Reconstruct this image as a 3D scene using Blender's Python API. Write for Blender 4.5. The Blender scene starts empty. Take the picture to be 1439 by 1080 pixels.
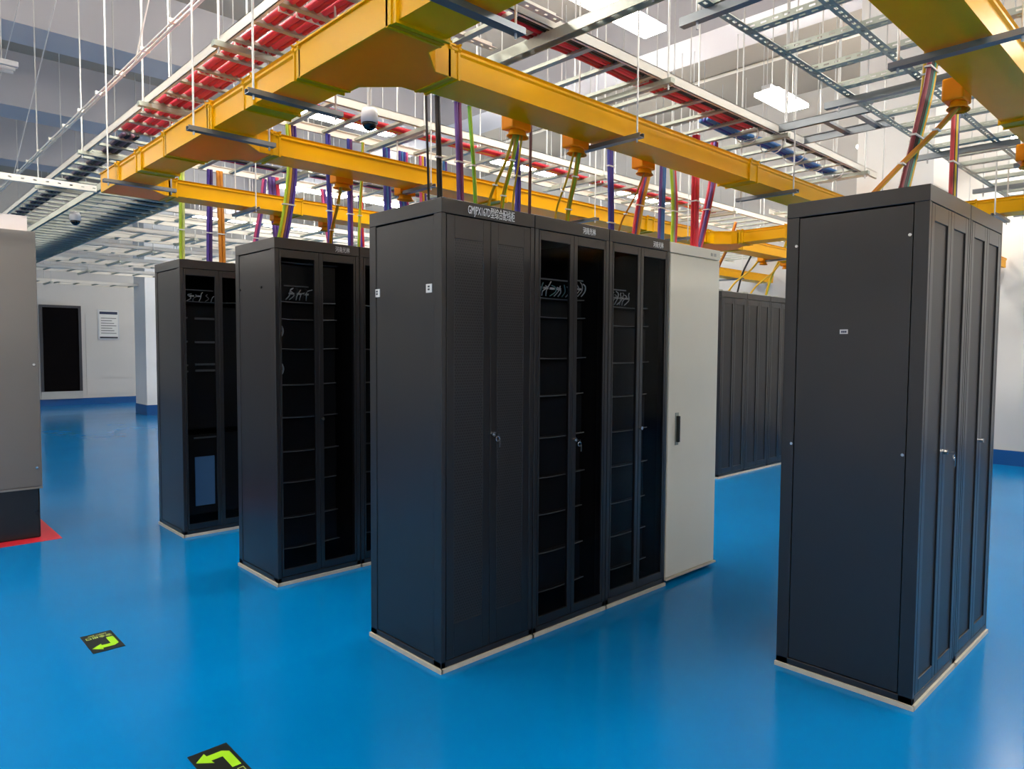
import bpy, math, random
from mathutils import Vector, Matrix
random.seed(7)
S = bpy.context.scene
COL = S.collection

# ------------------------------------------------------------------ camera
# world: X along a rack row (right and away), Y from row to row (left and away), Z up
FPX, YAW, PITCH, ROLL = 989.3, math.radians(46.375), math.radians(-2.953), math.radians(0.345)
cam_d = bpy.data.cameras.new('camera'); cam = bpy.data.objects.new('camera', cam_d); COL.objects.link(cam)
cam_d.sensor_fit = 'HORIZONTAL'; cam_d.sensor_width = 36.0; cam_d.lens = 36.0 * FPX / 1439.0
cam_d.clip_start = 0.05; cam_d.clip_end = 100
fw = Vector((math.cos(YAW) * math.cos(PITCH), math.sin(YAW) * math.cos(PITCH), math.sin(PITCH)))
rt = Vector((math.sin(YAW), -math.cos(YAW), 0)); up = rt.cross(fw)
r2 = rt * math.cos(ROLL) + up * math.sin(ROLL); u2 = up * math.cos(ROLL) - rt * math.sin(ROLL)
cam.matrix_world = Matrix(((r2.x, u2.x, -fw.x, -1.983), (r2.y, u2.y, -fw.y, -2.549), (r2.z, u2.z, -fw.z, 1.52), (0, 0, 0, 1)))
S.camera = cam

# ------------------------------------------------------------------ world, exposure
w = bpy.data.worlds.new('world'); S.world = w; w.use_nodes = True
w.node_tree.nodes['Background'].inputs[0].default_value = (0.75, 0.85, 1, 1)
w.node_tree.nodes['Background'].inputs[1].default_value = 0.3
S.view_settings.view_transform = 'Standard'; S.view_settings.look = 'None'
S.view_settings.exposure = 0.88; S.view_settings.gamma = 1.0
S.view_settings.use_curve_mapping = False
LAMP_POWER = 24.0

# ------------------------------------------------------------------ materials
def lin(c):
    return tuple((x / 12.92 if x <= .04045 else ((x + .055) / 1.055) ** 2.4) for x in (v / 255 for v in c)) + (1,)
MATS = {}
def mat(name, rgb, rough=.5, metal=0., noise=.06, nscale=6., bump=0., bscale=80., spec=.5, coat=0., rvar=0.):
    """painted / plastic / metal surface with slight procedural mottling"""
    if name in MATS: return MATS[name]
    m = bpy.data.materials.new(name); m.use_nodes = True; nt = m.node_tree; N = nt.nodes; L = nt.links
    b = N['Principled BSDF']; b.inputs['Roughness'].default_value = rough; b.inputs['Metallic'].default_value = metal
    b.inputs['Specular IOR Level'].default_value = spec; b.inputs['Coat Weight'].default_value = coat
    b.inputs['Coat Roughness'].default_value = .08
    tc = N.new('ShaderNodeTexCoord'); nz = N.new('ShaderNodeTexNoise'); nz.inputs['Scale'].default_value = nscale
    nz.inputs['Detail'].default_value = 4
    L.new(tc.outputs['Object'], nz.inputs['Vector'])
    c = lin(rgb); mx = N.new('ShaderNodeMix'); mx.data_type = 'RGBA'
    mx.inputs[6].default_value = tuple(x * (1 - noise) for x in c[:3]) + (1,)
    mx.inputs[7].default_value = tuple(min(1, x * (1 + noise)) for x in c[:3]) + (1,)
    L.new(nz.outputs['Fac'], mx.inputs[0]); L.new(mx.outputs[2], b.inputs['Base Color'])
    if rvar:
        mr = N.new('ShaderNodeMapRange'); mr.inputs[3].default_value = max(0, rough - rvar); mr.inputs[4].default_value = rough + rvar
        L.new(nz.outputs['Fac'], mr.inputs[0]); L.new(mr.outputs[0], b.inputs['Roughness'])
    if bump:
        n2 = N.new('ShaderNodeTexNoise'); n2.inputs['Scale'].default_value = bscale; L.new(tc.outputs['Object'], n2.inputs['Vector'])
        bp = N.new('ShaderNodeBump'); bp.inputs['Strength'].default_value = bump; bp.inputs['Distance'].default_value = .01
        L.new(n2.outputs['Fac'], bp.inputs['Height']); L.new(bp.outputs[0], b.inputs['Normal'])
    MATS[name] = m; return m
def mat_perf(name, rgb, hole, pitch=.009, r=.32, rough=.4):
    """sheet steel punched with a staggered grid of small round holes (object X / Z)"""
    m = mat(name, rgb, rough); nt = m.node_tree; N = nt.nodes; L = nt.links; b = N['Principled BSDF']
    tc = N.new('ShaderNodeTexCoord'); sp = N.new('ShaderNodeSeparateXYZ'); L.new(tc.outputs['Object'], sp.inputs[0])
    def M(op, a, bb=None):
        n = N.new('ShaderNodeMath'); n.operation = op
        for i, v in enumerate((a, bb)):
            if v is None: continue
            if isinstance(v, (int, float)): n.inputs[i].default_value = v
            else: L.new(v, n.inputs[i])
        return n.outputs[0]
    z = M('DIVIDE', sp.outputs[2], pitch * .87); row = M('FLOOR', z)
    x = M('ADD', M('DIVIDE', sp.outputs[0], pitch), M('MULTIPLY', row, .5))
    fx = M('SUBTRACT', M('FRACT', x), .5); fz = M('SUBTRACT', M('FRACT', z), .5)
    d = M('SQRT', M('ADD', M('MULTIPLY', fx, fx), M('MULTIPLY', fz, fz))); inside = M('LESS_THAN', d, r)
    mx = N.new('ShaderNodeMix'); mx.data_type = 'RGBA'; L.new(inside, mx.inputs[0])
    old = b.inputs['Base Color'].links[0].from_socket; L.new(old, mx.inputs[6]); mx.inputs[7].default_value = lin(hole)
    L.new(mx.outputs[2], b.inputs['Base Color'])
    return m
def mat_emit(name, rgb, strength):
    m = bpy.data.materials.new(name); m.use_nodes = True; b = m.node_tree.nodes['Principled BSDF']
    b.inputs['Base Color'].default_value = (.9, .9, .9, 1); b.inputs['Emission Color'].default_value = lin(rgb)
    b.inputs['Emission Strength'].default_value = strength; MATS[name] = m; return m
def mat_glass(name, tint):
    m = bpy.data.materials.new(name); m.use_nodes = True; nt = m.node_tree; N = nt.nodes; L = nt.links
    N.remove(N['Principled BSDF']); o = N['Material Output']
    t = N.new('ShaderNodeBsdfTransparent'); t.inputs[0].default_value = tint
    g = N.new('ShaderNodeBsdfGlossy'); g.inputs['Roughness'].default_value = .06; g.inputs[0].default_value = (.8, .8, .8, 1)
    f = N.new('ShaderNodeFresnel'); f.inputs[0].default_value = 1.15
    gm = N.new('ShaderNodeNewGeometry'); k = N.new('ShaderNodeMath'); k.operation = 'SUBTRACT'; k.inputs[0].default_value = 1
    L.new(gm.outputs['Backfacing'], k.inputs[1]); k2 = N.new('ShaderNodeMath'); k2.operation = 'MULTIPLY'   # mirror only off the outer faces
    L.new(f.outputs[0], k2.inputs[0]); L.new(k.outputs[0], k2.inputs[1])
    mx = N.new('ShaderNodeMixShader'); L.new(k2.outputs[0], mx.inputs[0]); L.new(t.outputs[0], mx.inputs[1]); L.new(g.outputs[0], mx.inputs[2])
    L.new(mx.outputs[0], o.inputs[0]); MATS[name] = m; return m

FLOOR = mat('blue_epoxy', (0, 122, 192), .17, noise=.07, nscale=1.3, bump=.03, bscale=9, rvar=.04, spec=.14)
BLUEB = mat('blue_skirting', (12, 84, 150), .35)
WALL = mat('white_wall', (208, 206, 202), .7, noise=.03, nscale=2)
COLW = mat('column_white', (248, 248, 246), .6, noise=.02)
BEAM = mat('beam_paint', (184, 184, 190), .8, noise=.03, nscale=1.5)
CEIL = mat('ceiling_paint', (160, 154, 144), .8, noise=.03, nscale=1.5)
BLACK = mat('black_rack_paint', (30, 29, 31), .3, noise=.05, spec=.75)
BLACKD = mat('black_door_paint', (27, 26, 28), .28, noise=.05, spec=.7)
INNER = mat('dark_interior', (17, 17, 19), .6)
TRAYM = mat('splice_unit_black', (30, 30, 33), .45)
LIP = mat('shelf_edge_steel', (140, 143, 145), .35, metal=.3)
GREYCAB = mat('pale_grey_enamel', (226, 223, 208), .38, noise=.02)
UPS = mat('warm_grey_enamel', (112, 108, 104), .4, noise=.03)
DARKP = mat('dark_plinth', (32, 31, 32), .25)
SEAL = mat('base_sealant', (196, 192, 178), .6, noise=.15, nscale=20)
YEL = mat('yellow_duct_plastic', (250, 190, 0), .34, noise=.03, spec=.22)
ORA = mat('orange_fitting_plastic', (250, 166, 16), .36, noise=.04, spec=.25)
def translucent(m, rgb, fac):
    # thin moulded plastic: some of the lamp light comes through the sheet
    N = m.node_tree.nodes; L = m.node_tree.links; o = N['Material Output']
    t = N.new('ShaderNodeBsdfTranslucent'); t.inputs[0].default_value = lin(rgb)
    x = N.new('ShaderNodeMixShader'); x.inputs[0].default_value = fac
    L.new(N['Principled BSDF'].outputs[0], x.inputs[1]); L.new(t.outputs[0], x.inputs[2]); L.new(x.outputs[0], o.inputs[0])
translucent(YEL, (250, 180, 10), .2); translucent(ORA, (245, 140, 10), .25)
RAIL = mat('white_rail', (236, 231, 220), .4, noise=.03)
GALV = mat('galvanised_steel', (176, 182, 172), .38, metal=.55, noise=.16, nscale=25)
STRUT = mat('dark_steel_strut', (128, 134, 140), .36, metal=.7, noise=.1, nscale=15)
ROD = mat('threaded_rod', (205, 206, 205), .4, metal=.3)
CHROME = mat('chrome', (210, 210, 212), .18, metal=1.)
HANDLE = mat('black_handle', (20, 24, 22), .35)
PAPER = mat('white_label', (228, 228, 226), .6)
INK = mat('dark_ink', (45, 50, 60), .6)
NAVY = mat('navy_ink', (28, 44, 78), .6)
TXT = mat('pale_print', (235, 238, 240), .5)
SIGNB = mat('sign_black', (14, 24, 20), .35)
SIGNG = mat('sign_green', (158, 222, 20), .45)
SIGNT = mat('sign_pale_green', (186, 208, 110), .5)
RED = mat('red_floor_paint', (222, 44, 62), .35)
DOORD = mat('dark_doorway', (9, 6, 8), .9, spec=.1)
BLUEPAN = mat('pale_blue', (120, 180, 240), .4)
DOME = mat('black_dome', (14, 14, 16), .08)
GLASS = mat_glass('smoked_glass', (.7, .71, .72, 1))
PERF = mat_perf('perforated_black', (40, 39, 41), (10, 10, 11), pitch=.015, r=.36)
PERF2 = mat_perf('perforated_dark', (42, 39, 38), (14, 13, 13), pitch=.006)
LAMPW = mat('lamp_housing_white', (225, 225, 228), .4)
LAMPE = mat_emit('lamp_diffuser', (255, 247, 234), LAMP_POWER)
CC = {}
def cable_mat(rgb):
    if rgb not in CC: CC[rgb] = mat('cable_%02x%02x%02x' % rgb, rgb, .45, noise=.04)
    return CC[rgb]

# ------------------------------------------------------------------ mesh helpers
class MB:
    def __init__(s): s.v = []; s.f = []
    def box(s, x0, y0, z0, x1, y1, z1):
        n = len(s.v)
        s.v += [(x0, y0, z0), (x1, y0, z0), (x1, y1, z0), (x0, y1, z0), (x0, y0, z1), (x1, y0, z1), (x1, y1, z1), (x0, y1, z1)]
        s.f += [tuple(n + i for i in q) for q in ((0, 3, 2, 1), (4, 5, 6, 7), (0, 1, 5, 4), (1, 2, 6, 5), (2, 3, 7, 6), (3, 0, 4, 7))]
        return s
    def prism(s, poly, z0, z1):
        n = len(s.v); k = len(poly)
        s.v += [(x, y, z0) for x, y in poly] + [(x, y, z1) for x, y in poly]
        s.f += [tuple(n + i for i in range(k))[::-1], tuple(n + k + i for i in range(k))]
        s.f += [(n + i, n + (i + 1) % k, n + k + (i + 1) % k, n + k + i) for i in range(k)]
        return s
    def extrude(s, prof, a, b, axis):
        """profile of (across, z) run along world axis 'x' or 'y' from a to b"""
        n = len(s.v); k = len(prof)
        for t in (a, b): s.v += [((t, c, z) if axis == 'x' else (c, t, z)) for c, z in prof]
        s.f += [(n + i, n + (i + 1) % k, n + k + (i + 1) % k, n + k + i) for i in range(k)]
        s.f += [tuple(n + i for i in range(k))[::-1], tuple(n + k + i for i in range(k))]
        return s
    def tube(s, pts, r, k=8, cap=True):
        pts = [Vector(p) for p in pts]; n0 = len(s.v); m = len(pts)
        t = (pts[1] - pts[0]).normalized(); a = t.orthogonal().normalized()
        for i, p in enumerate(pts):
            t = (pts[min(i + 1, m - 1)] - pts[max(i - 1, 0)]).normalized()
            a = (a - t * a.dot(t)).normalized(); b = t.cross(a)
            rr = r[i] if isinstance(r, (list, tuple)) else r
            s.v += [tuple(p + a * (rr * math.cos(6.28319 * j / k)) + b * (rr * math.sin(6.28319 * j / k))) for j in range(k)]
        for i in range(m - 1):
            for j in range(k):
                q = n0 + i * k; s.f.append((q + j, q + (j + 1) % k, q + k + (j + 1) % k, q + k + j))
        if cap:
            s.f.append(tuple(n0 + j for j in range(k))[::-1]); s.f.append(tuple(n0 + (m - 1) * k + j for j in range(k)))
        return s
    def slotted(s, org, du, dv, length, width, pitch=.05, slot=.026, sw=.3):
        """a flat steel strip pierced by a row of slots: real openings"""
        o = Vector(org); du = Vector(du); dv = Vector(dv)
        def q(u0, u1, v0, v1):
            n = len(s.v); s.v += [tuple(o + du * u + dv * v) for u, v in ((u0, v0), (u1, v0), (u1, v1), (u0, v1))]; s.f.append((n, n + 1, n + 2, n + 3))
        a, b = width * (.5 - sw / 2), width * (.5 + sw / 2)
        q(0, length, 0, a); q(0, length, b, width); u = 0
        k = max(1, round(length / pitch)); pt = length / k
        for i in range(k):
            q(i * pt, i * pt + (pt - slot) / 2, a, b); q(i * pt + (pt + slot) / 2, (i + 1) * pt, a, b)
        return s
    def mesh(s, name, m, smooth=False):
        me = bpy.data.meshes.new(name); me.from_pydata(s.v, [], s.f); me.materials.append(m)
        if smooth: me.polygons.foreach_set('use_smooth', [True] * len(me.polygons))
        me.update(); return me
    def build(s, name, m, parent=None, smooth=False, bevel=0, solid=0, loc=None):
        return link(name, s.mesh(name, m, smooth), parent, bevel, solid, loc)
def link(name, me, parent=None, bevel=0, solid=0, loc=None):
    o = bpy.data.objects.new(name, me); COL.objects.link(o); o.parent = parent
    if loc: o.location = loc
    if bevel:
        bv = o.modifiers.new('bevel', 'BEVEL'); bv.width = bevel; bv.segments = 2; bv.limit_method = 'ANGLE'
    if solid:
        sd = o.modifiers.new('solid', 'SOLIDIFY'); sd.thickness = solid
    return o
def tag(o, label, cat, group=None):
    o['label'] = label; o['category'] = cat
    if group: o['group'] = group
    return o
def thing(name, label, cat, loc=(0, 0, 0), group=None):
    o = bpy.data.objects.new(name, None); COL.objects.link(o); o.location = loc; o.empty_display_size = .1
    return tag(o, label, cat, group)
def struct(o): o['kind'] = 'structure'; return o
def text(body, size, m, name, parent, loc, rot, align='LEFT', sx=1.):
    c = bpy.data.curves.new(name, 'FONT'); c.body = body; c.size = size; c.extrude = .0006; c.align_x = align; c.resolution_u = 2
    o = bpy.data.objects.new('tmp', c); COL.objects.link(o)
    bpy.context.view_layer.update()
    me = bpy.data.meshes.new_from_object(o.evaluated_get(bpy.context.evaluated_depsgraph_get()))
    bpy.data.objects.remove(o); me.materials.clear(); me.materials.append(m); me.name = name
    t = link(name, me, parent, loc=loc); t.rotation_euler = rot; t.scale = (sx, 1, 1); return t
def spline(pts, n=6):
    P = [Vector(p) for p in pts]; P = [P[0] * 2 - P[1]] + P + [P[-1] * 2 - P[-2]]; out = []
    for i in range(1, len(P) - 2):
        for k in range(n):
            t = k / n; a, b, c, d = P[i - 1], P[i], P[i + 1], P[i + 2]
            out.append(.5 * ((2 * b) + (c - a) * t + (2 * a - 5 * b + 4 * c - d) * t * t + (3 * b - a - 3 * c + d) * t ** 3))
    out.append(P[-2]); return out

# ------------------------------------------------------------------ setting
X0, X1, Y0, Y1, ZC = -5.0, 9.25, -6.0, 18.2, 5.6
struct(MB().box(X0, Y0, -.1, X1, Y1, 0).build('floor', FLOOR))
struct(MB().box(X0, Y0, ZC, X1, Y1, ZC + .2).build('ceiling', CEIL))
struct(MB().box(X0, Y1, 0, X1, Y1 + .2, ZC).build('wall_back', WALL))
struct(MB().box(X1, Y0, 0, X1 + .2, Y1, ZC).build('wall_right', WALL))
struct(MB().box(X0 - .2, Y0, 0, X0, Y1, ZC).build('wall_left', WALL))
struct(MB().box(X0, Y0 - .2, 0, X1, Y0, ZC).build('wall_front', WALL))
struct(MB().box(X0, Y1 - .015, 0, X1, Y1 - .001, .17).build('baseboard_back', BLUEB))
struct(MB().box(X1 - .015, Y0, 0, X1 - .001, Y1 - .02, .2).build('baseboard_right', BLUEB))
struct(MB().box(X0 + .001, Y0, 0, X0 + .015, Y1 - .02, .2).build('baseboard_left', BLUEB))
n = 1
for ya, yb in ((6.4, 7.0), (9.5, 10.2), (13.0, 13.6)):
    struct(MB().box(X0, ya, 4.85, 4.7, yb, ZC - .001).build('trim_%d' % n, BEAM)); n += 1
struct(MB().box(4.72, Y0, 4.85, 5.34, Y1, ZC - .001).build('trim_%d' % n, BEAM)); n += 1
for cx, cy, ww in ((4.72, -.64, .62), (2.86, 14.15, .8)):
    c = struct(MB().box(cx, cy, 0, cx + ww, cy + ww, ZC - .76 if cx > 4 else ZC - .001).build('trim_%d' % n, COLW)); n += 1
    MB().box(cx - .012, cy - .012, .0, cx + ww + .012, cy + ww + .012, .22).build('skirting', BLUEB, c)
# ceiling conduits
for xa, ya, yb in ((6.3, -3, 8), (7.6, -3, 8)):
    struct(MB().tube([(xa, ya, ZC - .03), (xa, yb, ZC - .03)], .025).build('trim_%d' % n, RAIL)); n += 1
# dark doorway with a low barrier board, in the back wall
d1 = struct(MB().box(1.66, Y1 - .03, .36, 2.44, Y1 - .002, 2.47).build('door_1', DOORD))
m = MB(); m.box(1.60, Y1 - .05, .36, 1.66, Y1 - .002, 2.53).box(2.44, Y1 - .05, .36, 2.50, Y1 - .002, 2.53).box(1.66, Y1 - .05, 2.47, 2.44, Y1 - .002, 2.53)
m.build('door_frame', mat('door_frame_dark', (60, 60, 66), .5), d1)
MB().box(1.60, Y1 - .06, .17, 2.50, Y1 - .002, .36).build('barrier_board', mat('barrier_board', (190, 192, 190), .45), d1)
# wall panels on the back wall
for i in range(5):
    struct(MB().box(2.6, Y1 - .012, .25 + i * .42, 2.84 + 4, Y1 - .002, .25 + i * .42 + .405).build('trim_%d' % n, WALL)); n += 1
t = thing('notice_board', 'framed white notice with dark header hung on the far back wall', 'notice', (2.88, Y1 - .03, 1.68))
MB().box(0, 0, 0, .5, .014, .78).build('frame', mat('notice_frame', (200, 204, 208), .4), t)
MB().box(.03, -.004, .03, .47, 0, .75).build('sheet', PAPER, t)
MB().box(.04, -.007, .66, .46, -.004, .73).build('header_band', NAVY, t)
MB().box(.04, -.007, .035, .46, -.004, .075).build('footer_band', INK, t)
for i in range(7): MB().box(.07, -.006, .16 + i * .065, .43 - .05 * (i % 3), -.004, .175 + i * .065).build('text_line', INK, t)

# ------------------------------------------------------------------ lamps
def lamp(x, y, L, label, lit=True, wid=.2, z=4.0, seen=None):
    t = thing('ceiling_lamp', label, 'lamp', (x, y, z), 'hanging lamps')
    MB().box(0, -wid * .2, 0.001, L, wid * .2, .05).build('housing', LAMPW, t, bevel=.008)
    if lit: MB().box(.01, -wid / 2, -.035, L - .01, wid / 2, 0).build('diffuser', LAMPE, t)
    else:
        for s in (-1, 1): MB().tube([(.03, s * .05, -.03), (L - .03, s * .05, -.03)], .016, 10).build('tube', LAMPW, t, True)
    for xx in (.12, L - .12): MB().tube([(xx, 0, .05), (xx, 0, ZC - z - .001)], .005, 6).build('hanger_rod', ROD, t)
lamp(4.5, .76, .68, 'bright white hanging lamp left of the white column', wid=.24)
lamp(-2.0, 5.2, 1.25, 'unlit twin tube hanging lamp at the left edge', lit=False, wid=.18)
ROWN = ('row nearest the room front', 'row before the foreground racks', 'aisle behind the middle row', 'aisle before the leftmost row', 'strip behind the leftmost row', 'third strip from the back wall', 'second strip from the back wall', 'strip nearest the back wall')
COLN = ('unseen left', 'left', 'centre', 'right', 'far right')
for iy, y in enumerate((-4.2, -2.5, .76, 2.4, 4.4, 7.8, 11.3, 15)):  # far-left lamps are out of view, rear ones added to light the back column
    for ix, x in enumerate((-3.6, -1.2, 1.5, 4.3, 7.0)):
        if (ix == 3 and y == .76) or (ix == 1 and y > 4) or (ix == 4 and y == 2.4): continue
        if ix == 2 and y > 7: x = 2.9
        lamp(x, y, 1.2, 'lit batten lamp at the %s, hung over the %s' % (COLN[ix], ROWN[iy]))
lamp(7.9, -.62, 1.2, 'lit batten lamp beyond the white column near the right wall')

# ------------------------------------------------------------------ racks
H = 2.2
def lock_key(parent, x, z, y, key=True):
    m = MB(); m.tube([(x, y, z), (x, y - .016, z)], .011, 12)
    if key:
        m.box(x - .003, y - .045, z - .004, x + .003, y - .014, z + .004)
        m.tube([(x + .012 * math.cos(a), y - .04, z - .02 + .012 * math.sin(a)) for a in [i * .7 for i in range(10)]], .0018, 5)
        m.box(x + .008, y - .043, z - .062, x + .017, y - .04, z - .024)
    m.build('lock', CHROME, parent)
def rack(x, y, label, kind, w=.6, d=.6, shelves=(), lock=None, cat='server rack', body=BLACK, cords=None, group=None, units=True):
    t = thing('equipment_rack', label, cat, (x, y, 0), group)
    m = MB(); zt = 2.132
    for xa, xb in ((0, .028), (w - .028, w)):
        for ya, yb in ((0, .058), (d - .058, d)): m.box(xa + .0005, ya, .02, xb - .0005, yb, zt)
    m.box(.0005, 0, zt, w - .0005, d, H); m.box(.0005, 0, .02, w - .0005, d, .05); m.box(.028, d - .02, .05, w - .028, d - .005, zt)
    m.build('frame', body, t, bevel=.0025)
    for xa in (.004, w - .014): MB().box(xa, .0615, .055, xa + .010, d - .0615, zt - .007).build('side_panel', body, t)
    MB().box(.016, .03, .052, w - .016, d - .022, .056).build('inner_floor', INNER, t)
    m = MB(); m.box(-.003, -.009, 0, w + .003, .004, .02).box(-.009, -.009, 0, .004, d + .003, .02).box(.004, d - .01, 0, w, d, .02).box(w - .01, .004, 0, w, d - .01, .02)
    m.build('base_strip', SEAL, t)
    a, b, mid = .031, w - .031, w / 2; z0, z1 = .054, zt - .004
    for li, (p, q) in enumerate(((a, mid - .0015), (mid + .0015, b))):
        if kind == 'glass':
            so, si, rt_, rb = .012, .028, .05, .045
            l, r = (so, si) if li == 0 else (si, so)
            m = MB(); m.box(p, 0, z0, p + l, .02, z1).box(q - r, 0, z0, q, .02, z1).box(p + l, 0, z1 - rt_, q - r, .02, z1).box(p + l, 0, z0, q - r, .02, z0 + rb)
            dr = m.build('door', BLACKD, t, bevel=.002)
            MB().box(p + l, .007, z0 + rb, q - r, .012, z1 - rt_).build('glass_pane', GLASS, dr)
        else:
            e = .046 if kind == 'perforated' else .04
            zb, zz = (.22, z1 - .105) if kind == 'perforated' else (z0 + .06, z1 - .07)
            m = MB(); m.box(p, 0, z0, p + e, .02, z1).box(q - e, 0, z0, q, .02, z1).box(p + e, 0, zz, q - e, .02, z1).box(p + e, 0, z0, q - e, .02, zb)
            dr = m.build('door', BLACKD, t, bevel=.002)
            k = .0015 if kind == 'perforated' else .007
            MB().box(p + e, k, zb, q - e, k + .006, zz).build('mesh_panel', PERF if kind == 'perforated' else PERF2, dr)
        if lock and li == lock[0]: lock_key(dr, p + .014 if li == 1 else q - .014, lock[1], 0, lock[2])
    if kind == 'glass':
        MB().box(.03, d - .024, .06, w - .03, d - .021, zt).build('inner_back', INNER, t)
        for xa in (.0145, w - .0165): MB().box(xa, .06, .06, xa + .002, d - .06, zt).build('inner_side', INNER, t)
        zs = sorted(shelves)
        for i, z in enumerate(zs):
            top = zs[i + 1] if i + 1 < len(zs) else None
            if units and top and top - z < .3: MB().box(.05, .075 + .01 * (i % 2), z, .46, .4, top - .012).build('splice_unit', TRAYM, t)
            x1 = .47 - .01 * (i % 3)
            MB().tube(spline([(.04, .055, z - .002), (.16, .05, z - .006), (.3, .05, z - .005), (x1, .055, z)], 3), .0035, 5).build('shelf_edge', LIP, t)
            MB().box(.04, .058, z - .004, x1, .38, z).build('shelf', TRAYM, t)
    return t
def cords(t, x0, x1, z, k, cols, seed):
    rnd = random.Random(seed)
    for i in range(k):
        x = x0 + (x1 - x0) * i / max(1, k - 1); h = rnd.uniform(.05, .085)
        p = [(x, .06, z), (x + rnd.uniform(-.01, .03), .045, z + h * .4), (x + rnd.uniform(0, .03), .045, z + h * .8), (x + rnd.uniform(.01, .05), .06, z + h)]
        MB().tube(spline(p, 4), .0032, 6).build('patch_cord', cable_mat(cols[i % len(cols)]), t, True)
    MB().box(x0 - .01, .062, z + .085, x1 + .02, .066, z + .093).build('cord_bar', LIP, t)
    for i in range(k // 2): MB().box(x0 + .02 + i * .05, .052, z + .035, x0 + .055 + i * .05, .06, z + .046).build('connector', PAPER, t)
Wc, Gc = (222, 226, 228), (120, 168, 168)
FT = (math.radians(90), 0, 0)

# row B
rb1 = rack(0, 0, 'black rack with twin perforated doors at the near end of the middle row', 'perforated', lock=(1, 1.1, True))
text('GMJPX167D型综合配线柜', .054, TXT, 'lettering', rb1, (.155, -.001, 2.147), FT, sx=.5)
for yy in (.53, .095):
    s = MB().box(.0005, yy - .022, 1.775, .004, yy + .022, 1.815).build('panel_latch', PAPER, rb1)
    for zz in (1.786, 1.799): MB().box(-.0005, yy - .006, zz, .0005, yy + .008, zz + .008).build('latch_slot', INK, s)
sh = (1.79, 1.69, 1.47, 1.27, 1.045, .83, .63, .42, .21)
rb2 = rack(.605, 0, 'black glass-door rack right of the perforated rack in the middle row', 'glass', lock=(1, 1.02, True), shelves=sh)
cords(rb2, .05, .30, 1.80, 9, (Wc, Gc, Wc), 1); cords(rb2, .37, .43, 1.81, 3, (Wc,), 2)
text('河南光林', .04, TXT, 'lettering', rb2, (.37, -.001, 2.15), FT, sx=.68)
rb3 = rack(1.21, 0, 'black glass-door rack directly left of the pale grey cabinet', 'glass', lock=(1, 1.04, False), shelves=(1.77, 1.66, 1.44, 1.24, 1.03, .82, .6, .4, .2))
cords(rb3, .05, .22, 1.78, 8, (Wc, Wc, (170, 175, 178)), 3)
text('河南光林', .04, TXT, 'lettering', rb3, (.42, -.001, 2.145), FT, sx=.68)
# pale grey cabinet ends the row
g = thing('grey_cabinet', 'pale grey steel cabinet with black handle at the end of the middle row', 'cabinet', (1.818, 0, 0))
m = MB(); m.box(0, .022, .03, .6, .6, H - .005); m.build('body', GREYCAB, g, bevel=.004)
MB().box(0, .0, H - .07, .6, .022, H - .005).build('top_fascia', GREYCAB, g, bevel=.003)
dr = MB().box(.006, .0, .045, .594, .022, H - .078).build('door', GREYCAB, g, bevel=.004)
m = MB(); m.box(.085, -.003, .9, .122, .0, 1.11); m.build('handle_plate', mat('handle_plate', (150, 158, 150), .4), dr)
MB().box(.094, -.024, .92, .112, -.003, 1.09).build('handle', HANDLE, dr, bevel=.004)
for xx in (.48, .52): MB().box(xx, -.002, H - .05, xx + .025, 0, H - .03).build('badge', mat('badge_grey', (165, 168, 165), .4), g)
MB().box(.03, .05, 0, .57, .57, .03).build('plinth', DARKP, g)
MB().box(-.002, -.012, .03, .604, .03, .042).build('base_strip', SEAL, g)

# row A1 and row A2 (behind, to the left)
ra1 = rack(-.02, 1.65, 'black glass-door rack at the near end of the second row', 'glass', lock=(1, 1.05, False), shelves=(2.06, 1.81, 1.70, 1.51, 1.28, 1.07, .85, .65, .42, .22))
cords(ra1, .10, .24, 1.82, 7, (Wc, Wc, (60, 62, 66)), 5)
text('河南光林', .04, TXT, 'lettering', ra1, (.42, -.001, 2.15), FT, sx=.68)
MB().tube(spline([(.05, .05, 1.52), (.045, .045, 1.2), (.05, .045, .8), (.048, .045, .4), (.055, .05, .12)], 5), .004, 6).build('patch_cord', cable_mat(Wc), ra1, True)
for zz in (1.62, 1.38): MB().tube(spline([(.05, .05, zz + .02), (.06, .042, zz + .03), (.072, .045, zz), (.062, .045, zz - .03), (.05, .05, zz - .02)], 4), .006, 6).build('cord_loop', cable_mat(Wc), ra1, True)
for yy in (.53, .2): MB().tube([(.004, yy, 1.9), (-.002, yy, 1.9)], .008, 10).build('screw', INNER, ra1)
ra2 = rack(.585, 1.65, 'black rack half hidden behind the perforated rack in the second row', 'glass', shelves=(1.81, 1.51, 1.28, 1.07, .85, .65, .42, .22))
rc1 = rack(-.052, 3.24, 'black glass-door rack at the near end of the leftmost row', 'glass', shelves=(1.88,), units=False)
cords(rc1, .07, .26, 1.88, 5, (Wc, (150, 150, 155)), 8)
m = MB().box(.06, .10, .85, .5, .45, 1.84).build('equipment_chassis', TRAYM, rc1)
for zz in (1.735, 1.545, 1.365, 1.315): MB().box(.14, .088, zz, .30, .1, zz + .016).build('unit_handle', LIP, rc1)
for zz in (1.74, 1.55, 1.36, 1.31): MB().box(.07, .092, zz, .085, .1, zz + .014).build('unit_latch', LIP, rc1)
MB().box(.12, .088, .77, .3, .1, .782).build('unit_handle', LIP, rc1)
MB().box(.06, .10, .15, .5, .4, .8).build('power_unit', TRAYM, rc1)
MB().box(.125, .09, .22, .28, .1, .62).build('blue_panel', BLUEPAN, rc1)  # plain light blue panel low inside the rack
MB().box(.045, .09, .22, .07, .1, .6).build('blue_strip', BLUEPAN, rc1)
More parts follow.
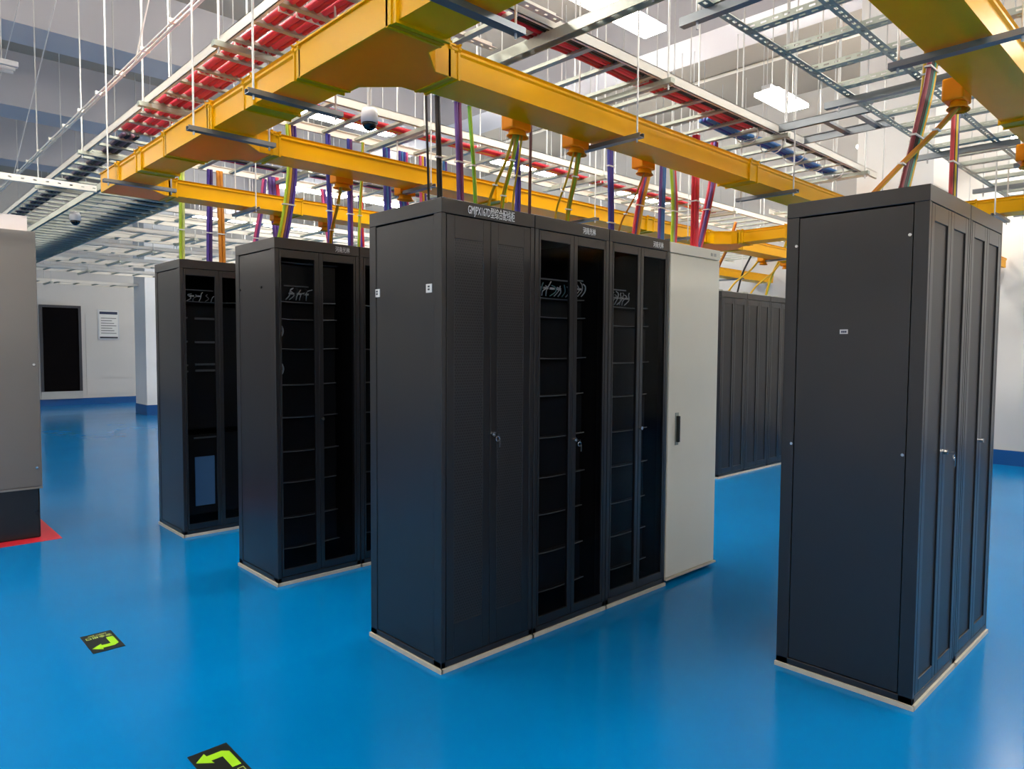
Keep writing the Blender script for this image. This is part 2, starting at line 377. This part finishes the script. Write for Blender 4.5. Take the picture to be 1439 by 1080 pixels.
# far racks in the second row
for i, lb in enumerate(('black rack just right of the pale grey cabinet in the far distance', 'distant black rack in the middle of the far group', 'distant black rack partly behind the nearest right rack')):
    r = rack(5.44 + i * .605, 1.72, lb, 'mesh')
    m = MB(); m.box(.06, .06, H, .5, .3, H + .012); m.box(.09, .1, H + .012, .2, .25, H + .03); m.box(.3, .1, H + .012, .42, .2, H + .026)
    m.build('top_cable_plate', mat('top_plate', (190, 196, 190), .5), r)
# row C (nearest, right)
for i, lb in enumerate(('large black rack in the right foreground with a plain side panel', 'black mesh-door rack behind the foreground rack on the right')):
    r = rack(1.25 + i * .605, -1.62, lb, 'mesh', lock=(1, 1.07, i == 0))
    if i == 0:
        for yy, zz in ((.55, 2.0), (.07, 2.0), (.55, 1.08), (.07, 1.08)): MB().tube([(.005, yy, zz), (-.004, yy, zz)], .007, 12).build('panel_screw', CHROME, r)
        s = MB().box(.0025, .31, 1.592, .0035, .345, 1.612).build('asset_label', PAPER, r)
        for k in range(3): MB().box(.0015, .316 + k * .008, 1.597, .0025, .322 + k * .008, 1.606).build('label_print', NAVY, s)
# left grey cabinet with plinth
u = thing('grey_power_cabinet', 'tall warm grey power cabinet cut by the left edge of the picture', 'cabinet', (-1.86, 4.0, 0))
MB().box(0, 0, .41, 1.0, .8, 2.4).build('body', UPS, u, bevel=.006)
MB().box(.02, .02, 0, .985, .78, .41).build('plinth', DARKP, u, bevel=.012)
MB().box(.0, -.004, .395, 1.0, .0, .41).build('lower_lip', mat('lip_grey', (130, 126, 120), .3), u)
for zz in (1.37, .56): MB().tube([(.965, 0, zz), (.965, -.006, zz)], .01, 10).build('screw', CHROME, u)
tag(MB().box(-1.86, 4.05, 2.4, -.905, 4.3, 2.52).build('white_trunking', mat('trunking_white', (232, 222, 220), .5)), 'white box trunking on top of the grey power cabinet', 'trunking')
struct(MB().box(-2.2, 3.87, 0, -.76, 4.95, .003).build('trim_%d' % n, RED)); n += 1

# floor signs
def sign(cx, cy, rz, mirror, label):
    t = thing('floor_sign', label, 'floor sign', (cx, cy, 0)); t.rotation_euler = (0, 0, rz)
    MB().box(-.072, -.135, 0.0005, .072, .135, .0025).build('backing', SIGNB, t)
    P = [(.026, -.04), (.026, .052), (-.016, .052), (-.012, .03), (-.062, .072), (-.02, .112), (-.018, .09), (.036, .09), (.058, .07), (.058, -.04)]
    if mirror: P = [(-x, y) for x, y in P][::-1]
    n0 = MB(); n0.prism(P, .0026, .0034); n0.build('arrow', SIGNG, t)
    text('安全出口', .034, SIGNT, 'lettering', t, (0, -.085, .003), (0, 0, 0), 'CENTER', .9)
    text('SAFETY EXIT', .017, SIGNT, 'lettering', t, (0, -.112, .003), (0, 0, 0), 'CENTER', .9)
sign(-1.055, 1.467, math.pi, True, 'black and green exit arrow sign further away on the blue floor')
sign(-1.03, -.03, 0, False, 'black and green exit arrow sign cut by the bottom picture edge')

# ------------------------------------------------------------------ fibre ducts
ZB, WD, HD, ZL = 2.62, .21, .12, 3.0
def duct_prof(c, z=ZB, w=WD, h=HD, t=.005):
    a, b = c - w / 2, c + w / 2
    return [(a, z), (b, z), (b, z + h - .03), (b + .008, z + h - .022), (b + .008, z + h - .012), (b, z + h - .01), (b + .012, z + h), (b - t, z + h), (b - t, z + t), (a + t, z + t), (a + t, z + h), (a - .012, z + h), (a, z + h - .01), (a - .008, z + h - .012), (a - .008, z + h - .022), (a, z + h - .03)]
def coupler(axis, c, p, parent, m=YEL, L=.10):
    e = .006; prof = duct_prof(c, ZB - e, WD + 2 * e, HD + 2 * e, .009)
    o = MB().extrude(prof, p - L / 2, p + L / 2, axis).build('coupler', m, parent)
    mm = MB()
    for q in (p - L / 2, p + L / 2): mm.extrude(duct_prof(c, ZB - .012, WD + .024, HD + .022, .012), q - .006, q + .006, axis)
    mm.build('coupler_rib', m, o)
def hanger(axis, c, p, parent, top=ZC - .001, ext=.12, rods=True):
    a, b = c - WD / 2 - ext, c + WD / 2 + ext
    mm = MB(); z = ZB - .012
    def bx(u0, u1, v0, v1, z0, z1):
        mm.box(*((v0, u0, z0, v1, u1, z1) if axis == 'x' else (u0, v0, z0, u1, v1, z1)))
    bx(a, b, p - .02, p + .02, z - .022, z - .019); bx(a, b, p - .02, p - .017, z - .019, z); bx(a, b, p + .017, p + .02, z - .019, z)
    bx(a, b, p - .017, p - .008, z - .003, z); bx(a, b, p + .008, p + .017, z - .003, z)
    o = mm.build('hanger_strut', STRUT, parent)
    if rods:
        for e in (a + .03, b - .03):
            q = (p, e) if axis == 'x' else (e, p)
            MB().tube([(q[0], q[1], z - .04), (q[0], q[1], top)], .005, 6).build('hanger_rod', ROD, o)
def duct(axis, c, a, b, label, joints=(), hangers=(), gaps=()):
    t = thing('fibre_duct', label, 'cable duct')
    ev = sorted([(j, j) for j in joints] + list(gaps)); cur = a; segs = []
    for p, q in ev: segs.append((cur, p)); cur = q      # the fittings fill the gaps
    segs.append((cur, b))
    for p, q in segs:
        if q - p > .01: MB().extrude(duct_prof(c), p, q, axis).build('duct_section', YEL, t)
    for j in joints: coupler(axis, c, j, t)
    for h in hangers: hanger(axis, c, h, t)
    return t
def fitting(cx, cy, arms, parent, a=.34, c=.13):
    """tee / cross / corner with 45 degree gussets; arms: set of 'E W N S'"""
    h = WD / 2 + .006; P = []; openE = []
    def arm(name, pts_open, nxt):
        pass
    order = [('E', (1, 0)), ('N', (0, 1)), ('W', (-1, 0)), ('S', (0, -1))]
    for i, (nm, d) in enumerate(order):
        L = (-d[1], d[0])  # left of d
        if nm in arms:
            P += [(d[0] * a - L[0] * h, d[1] * a - L[1] * h), (d[0] * a + L[0] * h, d[1] * a + L[1] * h)]; openE.append(len(P) - 2)
        nn, d2 = order[(i + 1) % 4]
        if nm in arms and nn in arms:
            P += [(d[0] * (h + c) + L[0] * h, d[1] * (h + c) + L[1] * h), (d[0] * h + L[0] * (h + c), d[1] * h + L[1] * (h + c))]
        elif nm in arms or nn in arms or True:
            P += [(d[0] * h + d2[0] * h, d[1] * h + d2[1] * h)]
    P = [(x + cx, y + cy) for x, y in P]
    fl = MB(); fl.prism(P, ZB - .008, ZB - .001); walls = []
    k = len(P)
    for i in range(k):
        if i in openE: continue
        A, B = Vector(P[i] + (0,)), Vector(P[(i + 1) % k] + (0,)); dd = (B - A)
        if dd.length < .001: continue
        nrm = Vector((dd.y, -dd.x, 0)).normalized() * .006
        q = [A, B, B + nrm, A + nrm]; mm = MB(); walls.append(mm); mm.prism([(v.x, v.y) for v in q], ZB - .008, ZB + HD - .004)
        nr2 = nrm * 2.6; q = [A, B, B + nr2, A + nr2]; mm.prism([(v.x, v.y) for v in q], ZB + HD - .004, ZB + HD + .003)
    o = fl.build('tee_fitting', ORA, parent); [v.build('fitting_wall', YEL, o) for v in walls]
    for nm, d in order:
        if nm in arms:
            ax = 'x' if d[1] == 0 else 'y'; pos = (cx if ax == 'x' else cy) + (d[0] or d[1]) * a
            coupler(ax, cy if ax == 'x' else cx, pos, o, YEL, .05)
XM, XC = -.485, 4.86
YB = {'C': -1.775, 'B': -.155, 'A': 1.465, 'Z': 3.055}
GY = [(YB[k] - .34, YB[k] + .34) for k in 'CBA']; GX = [(XC - .34, XC + .34)]
md = duct('y', XM, -4.5, YB['Z'] - .3, 'long yellow fibre duct crossing over the aisle at upper left', joints=(-3, .66, 2.3), hangers=(-2.4, -.78, .42, 1.12, 2.66), gaps=GY)
fitting(XM, YB['B'], 'ENS', md); fitting(XM, YB['A'], 'ENS', md); fitting(XM, YB['Z'], 'ES', md, a=.3); fitting(XM, YB['C'], 'ENS', md)
XS = XM + .34
bB = duct('x', YB['B'], XS, 9.2, 'yellow fibre duct running above the front of the middle rack row', joints=(2.35, 6.4), hangers=(.98, 2.75, 4.4, 7), gaps=GX)
bA = duct('x', YB['A'], XS, 9.2, 'yellow fibre duct running above the second rack row', joints=(1.62, 3.5, 6.6), hangers=(.9, 2.6, 4.0, 6.2), gaps=GX)
bZ = duct('x', YB['Z'], XM + .3, 9.2, 'yellow fibre duct running above the leftmost rack row', joints=(.78, 2.8, 7.2), hangers=(.4, 2.2, 4.4, 8), gaps=GX)
bC = duct('x', YB['C'], XS, 9.2, 'yellow fibre duct above the right foreground racks at top right', joints=(2.15, 4.0, 6.5), hangers=(.95, 3.0, 5.5), gaps=GX)
cr = duct('y', XC, -4, YB['Z'] - .34, 'distant yellow fibre cross duct linking the rack rows', joints=(.6, 2.2, -.9), hangers=(.3, 1.9, -1.1), gaps=GY)
for k in ('B', 'A', 'C', 'Z'): fitting(XC, YB[k], 'ENWS' if k != 'Z' else 'EWS', cr)
def spout(x, yc, parent):
    """drop-out: throat on the duct side and a flared trumpet below"""
    y = yc + WD / 2
    mm = MB(); mm.box(x - .065, y + .002, ZB - .035, x + .065, y + .085, ZB + .06)
    o = mm.build('drop_out', ORA, parent, bevel=.008)
    m2 = MB(); n0 = 0
    rings = [(.05, .030, 0), (.052, .032, -.012), (.056, .036, -.022), (.066, .044, -.03)]
    k = 14
    for rx, ry, dz in rings:
        m2.v += [(x + rx * math.cos(6.28319 * j / k), y + .035 + ry * math.sin(6.28319 * j / k), ZB - .034 + dz) for j in range(k)]
    for i in range(len(rings) - 1):
        for j in range(k): m2.f.append((i * k + j, (i + 1) * k + j, (i + 1) * k + (j + 1) % k, i * k + (j + 1) % k))
    m2.build('trumpet', ORA, o, True, solid=.004)
for x in (.46, .9, 1.51): spout(x, YB['B'], bB)
for x in (.43, .93, 6.2, 6.8): spout(x, YB['A'], bA)
for x in (.75, 1.2): spout(x, YB['Z'], bZ)
for x in (1.53, 2.9): spout(x, YB['C'], bC)

# ------------------------------------------------------------------ cable ladders
def ladder(axis, c0, c1, a, b, z, label, pitch=.26, rods=(), m=RAIL, rm=GALV, rw=.032, railh=.055, top=ZC - .001):
    t = thing('cable_ladder', label, 'cable ladder')
    def bx(mm, u0, u1, v0, v1, z0, z1): mm.box(*((u0, v0, z0, u1, v1, z1) if axis == 'x' else (v0, u0, z0, v1, u1, z1)))
    for c in (c0, c1):
        mm = MB(); s = 1 if c == c0 else -1
        e0, e1 = (c, c + .004) if s > 0 else (c - .004, c)
        bx(mm, a, b, e0, e1, z, z + railh)
        f0, f1 = (c, c + .018) if s > 0 else (c - .018, c)
        bx(mm, a, b, f0, f1, z + railh - .004, z + railh); bx(mm, a, b, f0, f1, z, z + .004)
        mm.build('side_rail', m, t)
    mm = MB(); d0, d1 = c0 + .004, c1 - .004
    mm.box(*((-rw / 2, d0, 0, rw / 2, d1, .004) if axis == 'x' else (d0, -rw / 2, 0, d1, rw / 2, .004)))
    for s in (-1, 1):
        q = (s * rw / 2 - .002, s * rw / 2 + .002); mm.box(*((q[0], d0, .0, q[1], d1, .018) if axis == 'x' else (d0, q[0], 0, d1, q[1], .018)))
    me = mm.mesh('rung', rm); k = int((b - a) / pitch)
    for i in range(k):
        u = a + pitch * (i + .5); link('rung', me, t, loc=(u, 0, z + .008) if axis == 'x' else (0, u, z + .008))
    for p in rods:
        mm = MB(); bx(mm, p - .02, p + .02, c0 - .06, c1 + .06, z - .03, z - .002); o = mm.build('hanger_strut', rm, t)
        for c in (c0 - .03, c1 + .03):
            q = (p, c) if axis == 'x' else (c, p)
            MB().tube([(q[0], q[1], z - .06), (q[0], q[1], top)], .006, 6).build('hanger_rod', ROD, o)
    return t
ladder('y', -.52, .10, -4, 17.8, ZL + .06, 'long cable ladder carrying red cables above the main yellow duct', rods=(-2.3, -.75, 1.12, 2.35, 3.9, 5.6, 8, 11, 14))
ladder('y', -.52, .10, 3.45, 17.8, 2.70, 'lower grey cable ladder beyond the end of the yellow duct', rods=(), rm=GALV, m=GALV, pitch=.2)
ladder('x', -.25, .37, .12, 4.55, ZL, 'white-railed cable ladder above the middle rack row', rods=(1.35, 2.75, 4.2))
ladder('x', 1.37, 1.99, .12, 9.1, ZL, 'white-railed cable ladder above the second rack row', rods=(.9, 2.8, 5, 7))
ladder('x', 2.99, 3.61, .12, 9.1, ZL, 'white-railed cable ladder above the leftmost rack row', rods=(.9, 2.8, 5, 7))
for i, (y, lb) in enumerate(((4.85, 'first white cable ladder behind the leftmost rack row'), (6.45, 'second white cable ladder behind the leftmost rack row'), (8.05, 'third white cable ladder behind the leftmost rack row'), (9.65, 'fourth white cable ladder behind the leftmost rack row'), (11.6, 'fifth white cable ladder behind the leftmost rack row'), (14.6, 'farthest white cable ladder near the back wall'), (5.7, 'narrow white ladder between the first and second ones behind the leftmost row'), (7.3, 'narrow white ladder between the second and third ones behind the leftmost row'), (8.9, 'narrow white ladder between the third and fourth ones behind the leftmost row'), (10.7, 'narrow white ladder before the fifth one behind the leftmost row'))):
    ladder('x', y, y + (.6 if i < 6 else .42), .12, 9.1, ZL - (.16 if i < 6 else .1), lb, rods=(1.2, 4, 7) if i < 6 else (2.5, 6), pitch=.36)
ladder('x', .75, 1.15, 5.4, 9.1, ZL, 'short far cable ladder behind the white column', rods=(6, 8))
ladder('y', 2.7, 3.1, -.86, -.26, ZL, 'short dark cross ladder joining two ladders left of the column', m=STRUT, rm=STRUT, pitch=.2)
# wide slotted-angle frame, upper right
t = thing('cable_rack', 'wide galvanised slotted-angle cable frame at top right', 'cable ladder', (0, 0, 0))
def angle(axis, p, c0, c1, z, name, parent, wdt=.045, flip=1):
    mm = MB(); L = c1 - c0
    if axis == 'x':
        mm.slotted((c0, p, z), (1, 0, 0), (0, flip, 0), L, wdt); mm.slotted((c0, p, z), (1, 0, 0), (0, 0, 1), L, wdt)
    else:
        mm.slotted((p, c0, z), (0, 1, 0), (1, 0, 0), L, wdt); mm.slotted((p, c0, z), (0, 1, 0), (0, 0, 1), L, wdt)
    return mm
for y, fl in ((-.85, -1), (-1.22, -1), (-1.6, -1), (-1.98, 1)):
    angle('x', y, .72, 9.1, ZL, 'r', t, flip=fl).build('slotted_rail', GALV, t, solid=.0025)
mm = MB(); mm.slotted((0, -1.98, 0), (0, 1, 0), (.052, 0, 0), 1.12, 1, .055, .028, .26)
mm.slotted((0, -1.98, 0), (0, 1, 0), (0, 0, .03), 1.12, 1, .055, .028, .3); mm.box(.05, -1.98, 0, .052, -.86, .03)
me = mm.mesh('slotted_rung', GALV)
x = .78; i = 0
while x < 9:
    link('slotted_rung', me, t, solid=.0025, loc=(x, 0, ZL + .003)); x += .345
for p in (.8, 2.35, 4.0, 5.6, 7.2):
    o = MB().box(p - .02, -2.1, ZL - .04, p + .02, -.72, ZL - .002).build('hanger_strut', STRUT, t)
    for c in (-.80, -2.04): MB().tube([(p, c, ZL - .07), (p, c, ZC - .001)], .006, 6).build('hanger_rod', ROD, o)
# heavy channel under the ladder of the middle row
t = thing('support_channel', 'heavy slotted steel channel under the ladders near the yellow junction', 'support beam')
mm = MB(); mm.slotted((.44, -.92, ZL - .01), (0, 1, 0), (.055, 0, 0), 1.32, 1, .08, .03, .3); mm.box(.44, -.92, ZL - .06, .446, .4, ZL - .01); mm.box(.489, -.92, ZL - .06, .495, .4, ZL - .01)
mm.build('channel', GALV, t); MB().box(.435, -.935, ZL - .064, .5, -.92, ZL - .004).build('end_cap', mat('cap_dark', (52, 66, 62), .5), t)
for c in (-.8, .3): MB().tube([(.4675, c, ZL - .06), (.4675, c, ZC - .001)], .006, 6).build('hanger_rod', ROD, t)
for y, lb in ((-.32, 'white slotted strut nearest the support channel'), (-.13, 'white slotted strut over the yellow duct junction'), (.12, 'white slotted strut behind the yellow duct junction')):
    mm = MB(); mm.slotted((-.5, y, ZL + .02), (1, 0, 0), (0, .045, 0), .95, 1, .06, .02, .25); mm.box(-.5, y + .045, ZL + .02, .45, y + .048, ZL + .06)
    tag(mm.build('slotted_strut', RAIL, solid=.003), lb, 'strut')
mm = MB(); mm.slotted((-2.4, 3.62, 2.70), (1, 0, 0), (0, 0, .045), 1.9, 1, .075, .02, .22); mm.box(-2.4, 3.623, 2.697, -.5, 3.65, 2.70)
tag(mm.build('slotted_strut', RAIL, solid=.003), 'white slotted strut left of the yellow duct end', 'strut')
t = thing('lighting_conduit', 'thin white lighting conduit with clips high on the left', 'conduit')
MB().tube([(-.62, -3, 3.25), (-.62, 14, 3.25)], .009, 8).build('pipe', RAIL, t); MB().tube([(-.645, -3, 3.25), (-.645, 14, 3.25)], .006, 8).build('pipe', RAIL, t)
for i in range(30): MB().box(-.66, -2.5 + i * .5, 3.245, -.607, -2.48 + i * .5, 3.268).build('clip', RAIL, t)
for i in range(4): MB().tube([(-.632, -2 + i * 4.2, 3.25), (-.632, -2 + i * 1.8, ZC - .001)], .0045, 6).build('hanger_rod', ROD, t)
# dome cameras
def dome(x, y, z, ztop, label):
    t = thing('dome_camera', label, 'security camera', (x, y, z))
    MB().tube([(0, 0, .075), (0, 0, .05), (0, 0, .0)], [.036, .045, .045], 20).build('housing', LAMPW, t, True)
    MB().tube([(0, 0, -.0)] + [(0, 0, -.04 * math.sin(a)) for a in (.3, .7, 1.1, 1.45)], [.04] + [.04 * math.cos(a) for a in (.3, .7, 1.1, 1.45)], 20).build('lens_dome', DOME, t, True)
    MB().tube([(0, 0, .07), (0, 0, ztop - z)], .012, 10).build('stem', ROD, t)
dome(.092, .74, 2.71, ZL + .07, 'white dome camera hanging below the yellow duct junction')
dome(-.44, 4.7, 2.625, 2.71, 'white dome camera under the grey ladder at far left')

# ------------------------------------------------------------------ cables
PUR, BLU, LBL, REDC, CRM, LIM, YLC, BLK, ORC, PNK, TEAL = (96, 62, 140), (44, 46, 150), (52, 110, 176), (196, 26, 50), (222, 60, 84), (166, 196, 44), (214, 172, 30), (24, 22, 26), (206, 132, 30), (200, 74, 130), (38, 140, 120)
VIO = (70, 44, 150)
def bundle(label, pts, cols, r=.011, ties=(.3, .7), rows=1, cat='cable bundle', ax='x', group=None):
    t = thing('cable_bundle', label, cat, (0, 0, 0), group)
    sp = spline(pts, 7); k = len(cols); per = math.ceil(k / rows)
    offs = []
    for i, c in enumerate(cols):
        a = (i % per - (per - 1) / 2) * 2 * r * .95; b = (i // per - (rows - 1) / 2) * 2 * r * .95
        o = Vector((a, b, 0)) if ax == 'x' else (Vector((b, a, 0)) if ax == 'y' else (Vector((0, a, b)) if ax == 'lx' else Vector((a, 0, b))))
        MB().tube([p + o for p in sp], r, 8).build('cable', cable_mat(c), t, True); offs.append(o)
    hw, hh = per * r + .003, rows * r + .003
    for f in ties:
        p = sp[int(f * (len(sp) - 1))]
        if ax == 'x': MB().box(-hw, -hh, -.004, hw, hh, .004).build('cable_tie', PAPER, t, loc=p)
        elif ax == 'lx': MB().box(-.004, -hw, -hh, .004, hw, hh).build('cable_tie', PAPER, t, loc=p)
        elif ax == 'ly': MB().box(-hw, -.004, -hh, hw, .004, hh).build('cable_tie', PAPER, t, loc=p)
    return t
E_ = H  # cables enter the racks through the top plates
def drop(label, xt, yt, zt, xb, yb, cols, r=.011, rows=1, bow=0., ties=(.3, .7), mid=None):
    mx = mid if mid is not None else (xt + xb) / 2
    return bundle(label, [(xt, yt, zt), (xt + (mx - xt) * .55, yt + (yb - yt) * .3, zt - (zt - E_) * .33), (mx + (xb - mx) * .4, yt + (yb - yt) * .75, zt - (zt - E_) * .66), (xb, yb, E_)], cols, r, ties, rows)
# middle row
drop('thin black cable left of the thicker black one over the perforated rack', .13, .3, ZL, .155, .3, (BLK,), .006, ties=())
drop('black cable pair with white ends over the corner of the perforated rack', .20, .3, ZL, .225, .3, (BLK, BLK), .008)
drop('purple cable bundle over the perforated rack', .33, .3, ZL, .36, .3, (PUR, (130, 50, 100)), .011)
drop('bright green cable pair over the perforated rack', .40, .3, ZL, .465, .3, ((120, 190, 50), LIM), .006)
sp0 = ZB - .05; ys = YB['B'] + WD / 2 + .035
drop('yellow fibre fan spreading left under the first orange drop-out', .44, ys, sp0, .53, .3, (YLC, YLC), .0045, ties=(.6,))
drop('yellow-green fibres hanging straight under the first orange drop-out', .46, ys, sp0, .64, .3, (YLC, LIM), .006)
drop('thin yellow fibres right under the first orange drop-out', .49, ys, sp0, .73, .3, (YLC,), .005, ties=())
drop('curved dark blue cable bundle over the first two racks', .70, .3, ZL, .765, .3, (BLU, VIO), .010, mid=.77)
drop('dark maroon cable over the seam between the first two racks', .87, .3, ZL, .86, .3, ((70, 22, 26),), .009, ties=())
drop('yellow fibre fan under the second orange drop-out', .88, ys, sp0, 1.06, .3, (YLC,), .006, ties=(.5,))
drop('yellow and lime fibres straight under the second orange drop-out', .92, ys, sp0, 1.18, .3, (YLC, LIM, YLC), .006)
drop('straight royal blue cable bundle over the second glass rack', 1.57, .3, ZL + .02, 1.60, .3, (BLU, VIO, BLU), .009, ties=(.45, .9))
drop('orange fibre under the third orange drop-out', 1.51, ys, sp0, 1.65, .3, (ORC,), .006, ties=(.6,))
drop('red and orange cable bundle leaning left over the third rack', 2.04, .3, ZL, 1.84, .3, (REDC, PUR, ORC, YLC), .010)
drop('light blue cable bundle over the third rack', 2.09, .25, ZL, 2.07, .25, (PUR, LBL, LBL), .011)
drop('pale green and crimson cable bundle over the grey cabinet seam', 2.16, .25, ZL, 2.22, .25, (LIM, (150, 150, 160), CRM), .011, mid=2.24)
drop('thick straight red cable bundle over the grey cabinet', 2.36, .17, ZL, 2.36, .17, (REDC, CRM, REDC, REDC), .012, 2, ties=(.3, .6))
drop('thick red and violet cable bundle bending left over the grey cabinet', 2.60, .17, ZL, 2.40, .17, (PUR, REDC, CRM, CRM), .012, 2, mid=2.57, ties=(.3, .62))
# second row
ya = 1.95; ysa = YB['A'] + WD / 2 + .035
drop('lime and purple cable bundle over the rack of the second row', .245, ya, ZL, .17, ya, (LIM, YLC, (90, 50, 110), VIO), .010, mid=.26)
drop('yellow fibre fan under the drop-out over the second row', .42, ysa, sp0, .53, ya, (ORC, YLC), .006)
drop('blue cable bundle beside the first drop-out of the second row', .52, ya, ZL, .535, ya, (BLU, VIO), .010)
drop('violet cable bundle over the second row near the perforated rack', .69, ya, ZL, .695, ya, (BLU, (100, 40, 110)), .011)
drop('yellow-green fibre pair next to the perforated rack in the second row', .80, ya, ZL, .76, ya, (LIM, YLC), .006)
for i, (xx, cc) in enumerate(((1.0, (BLU, LBL, VIO)), (1.15, (VIO, LBL, BLU, PNK)), (1.33, (PNK, YLC, VIO)), (1.55, (LBL, PUR)))):
    drop('coloured cable bundle behind the perforated rack top, %s of four' % ('leftmost', 'second from left', 'third from left', 'rightmost')[i], xx, ya, ZL, xx + .02, ya, cc, .011)
# leftmost row
yz = 3.54
drop('pale lime cable pair over the leftmost rack', .08, yz, ZL, .07, yz, (LIM, (200, 210, 120)), .012)
drop('dark violet cable bundle over the leftmost rack', .305, yz, ZL, .29, yz, (VIO, (60, 30, 100)), .013)
drop('orange cable bundle over the leftmost rack', .385, yz, ZL, .40, yz, (ORC, ORC), .015)
drop('crimson and violet bundle left of the second row rack', .86, yz, ZL + .03, .93, yz, (PUR, PUR, CRM), .018)
drop('pink cable bundle slanting behind the second row rack', .78, yz, ZL, .66, yz, (PNK, PUR), .012)
drop('pink cable bundle behind the second row fascia', 1.35, yz, ZL, 1.45, yz, (PNK, PUR), .014)
drop('violet cable bundle behind the second row fascia', 1.75, yz, ZL, 1.78, yz, (VIO, REDC), .014)
# far rack group
for i, (xx, cc) in enumerate(((5.6, (ORC, (150, 60, 30))), (5.95, (YLC,)), (6.2, (BLK,)), (6.5, (YLC,)), (6.95, (YLC, LIM)))):
    drop('%s cable dropping to the far rack group' % ('rust orange', 'leftmost yellow', 'black', 'middle yellow', 'right yellow-green')[i], xx + (.25 if i in (1, 3) else 0), 1.65, 2.63 if i in (1, 3) else ZL, xx, 1.95, cc, .012, ties=())
# right foreground
drop('thick dark cable bundle with green and yellow over the foreground rack', 1.66, -1.50, ZL + .04, 1.45, -1.45, ((130, 52, 66), BLK, BLK, TEAL, YLC), .011, mid=1.66)
drop('yellow and blue cable bundle behind the dark one over the foreground rack', 1.74, -1.45, ZL + .04, 1.56, -1.42, (YLC, (200, 190, 40), BLU), .010, mid=1.72)
drop('red and yellow cable bundle over the rear foreground rack', 2.2, -1.45, ZL + .04, 2.2, -1.45, ((190, 60, 66), BLK, YLC, (190, 186, 50), BLU), .010)
bundle('orange-yellow fibre hose sweeping left from the foreground drop-out', [(1.53, YB['C'] + WD / 2 + .035, sp0), (1.51, -1.56, 2.48), (1.43, -1.45, 2.34), (1.30, -1.38, E_)], (ORC, YLC), .009, (.35, .7))
# cables lying on the ladders
for k, (xx, lb) in enumerate(((-.43, 'left pair of red cables lying on the long upper ladder'), (-.345, 'middle pair of red cables lying on the long upper ladder'), (-.27, 'right pair of red cables lying on the long upper ladder'))):
    bundle(lb, [(xx + .006 * math.sin(i * 1.3 + k), -4 + i * .9, ZL + .06 + .033) for i in range(9)], (CRM, REDC), .017, [i / 14 for i in range(1, 14)], ax='ly')
bundle('dark purple cables lying on the far stretch of the upper ladder', [(-.36 + .02 * math.sin(i), 3.3 + i, ZL + .095) for i in range(10)], ((80, 60, 84), BLK, (110, 80, 100), BLK), .016, (), ax='ly')
bundle('broad black cable bundle lying on the lower grey ladder', [(-.04, 3.5 + i, 2.745) for i in range(12)], (BLK,) * 8, .014, (), ax='ly')
bundle('red cables lying on the ladder above the middle row', [(.15 + i * .3, -.10 + .01 * math.sin(i * 2), ZL + .035) for i in range(9)], (REDC, CRM, (150, 20, 30), REDC), .014, (.2, .5, .8), ax='lx')
bundle('black cables lying against the front rail of the middle ladder', [(.3 + i * .6, -.19 + .01 * math.sin(i * 3), ZL + .034) for i in range(8)], (BLK, BLK, BLK), .013, (.3, .6), ax='lx')
bundle('blue cables lying on the far end of the middle ladder', [(2.2 + i * .4, .0 + .02 * math.sin(i * 2), ZL + .034) for i in range(6)], (LBL, LBL, BLU, LBL), .014, (.3, .6), ax='lx')
bundle('red and yellow cables lying on the second row ladder', [(.15 + i * .7, 1.62 + .02 * math.sin(i * 2), ZL + .035) for i in range(8)], (REDC, REDC, YLC, CRM), .014, (.3, .6), ax='lx')
bundle('mixed cables lying on the leftmost row ladder', [(.15 + i * .7, 3.25 + .02 * math.sin(i * 2), ZL + .035) for i in range(8)], (BLK, PUR, REDC), .014, (.3, .6), ax='lx')
for i in range(5):
    xx = 2.55 + i * .36
    tag(MB().tube(spline([(xx, -.14, ZL + .1), (xx + .02, -.18, ZL - .02), (xx + .05, -.1, ZL - .06), (xx + .07, .0, ZL - .02), (xx + .05, .02, ZL + .08)], 5), .004, 6).build('wire_loop', PAPER, None, True), '%s thin white wire loop from the left at the far end of the middle ladder' % ('first', 'second', 'third', 'fourth', 'fifth')[i], 'wire', 'wire loops on the middle ladder')
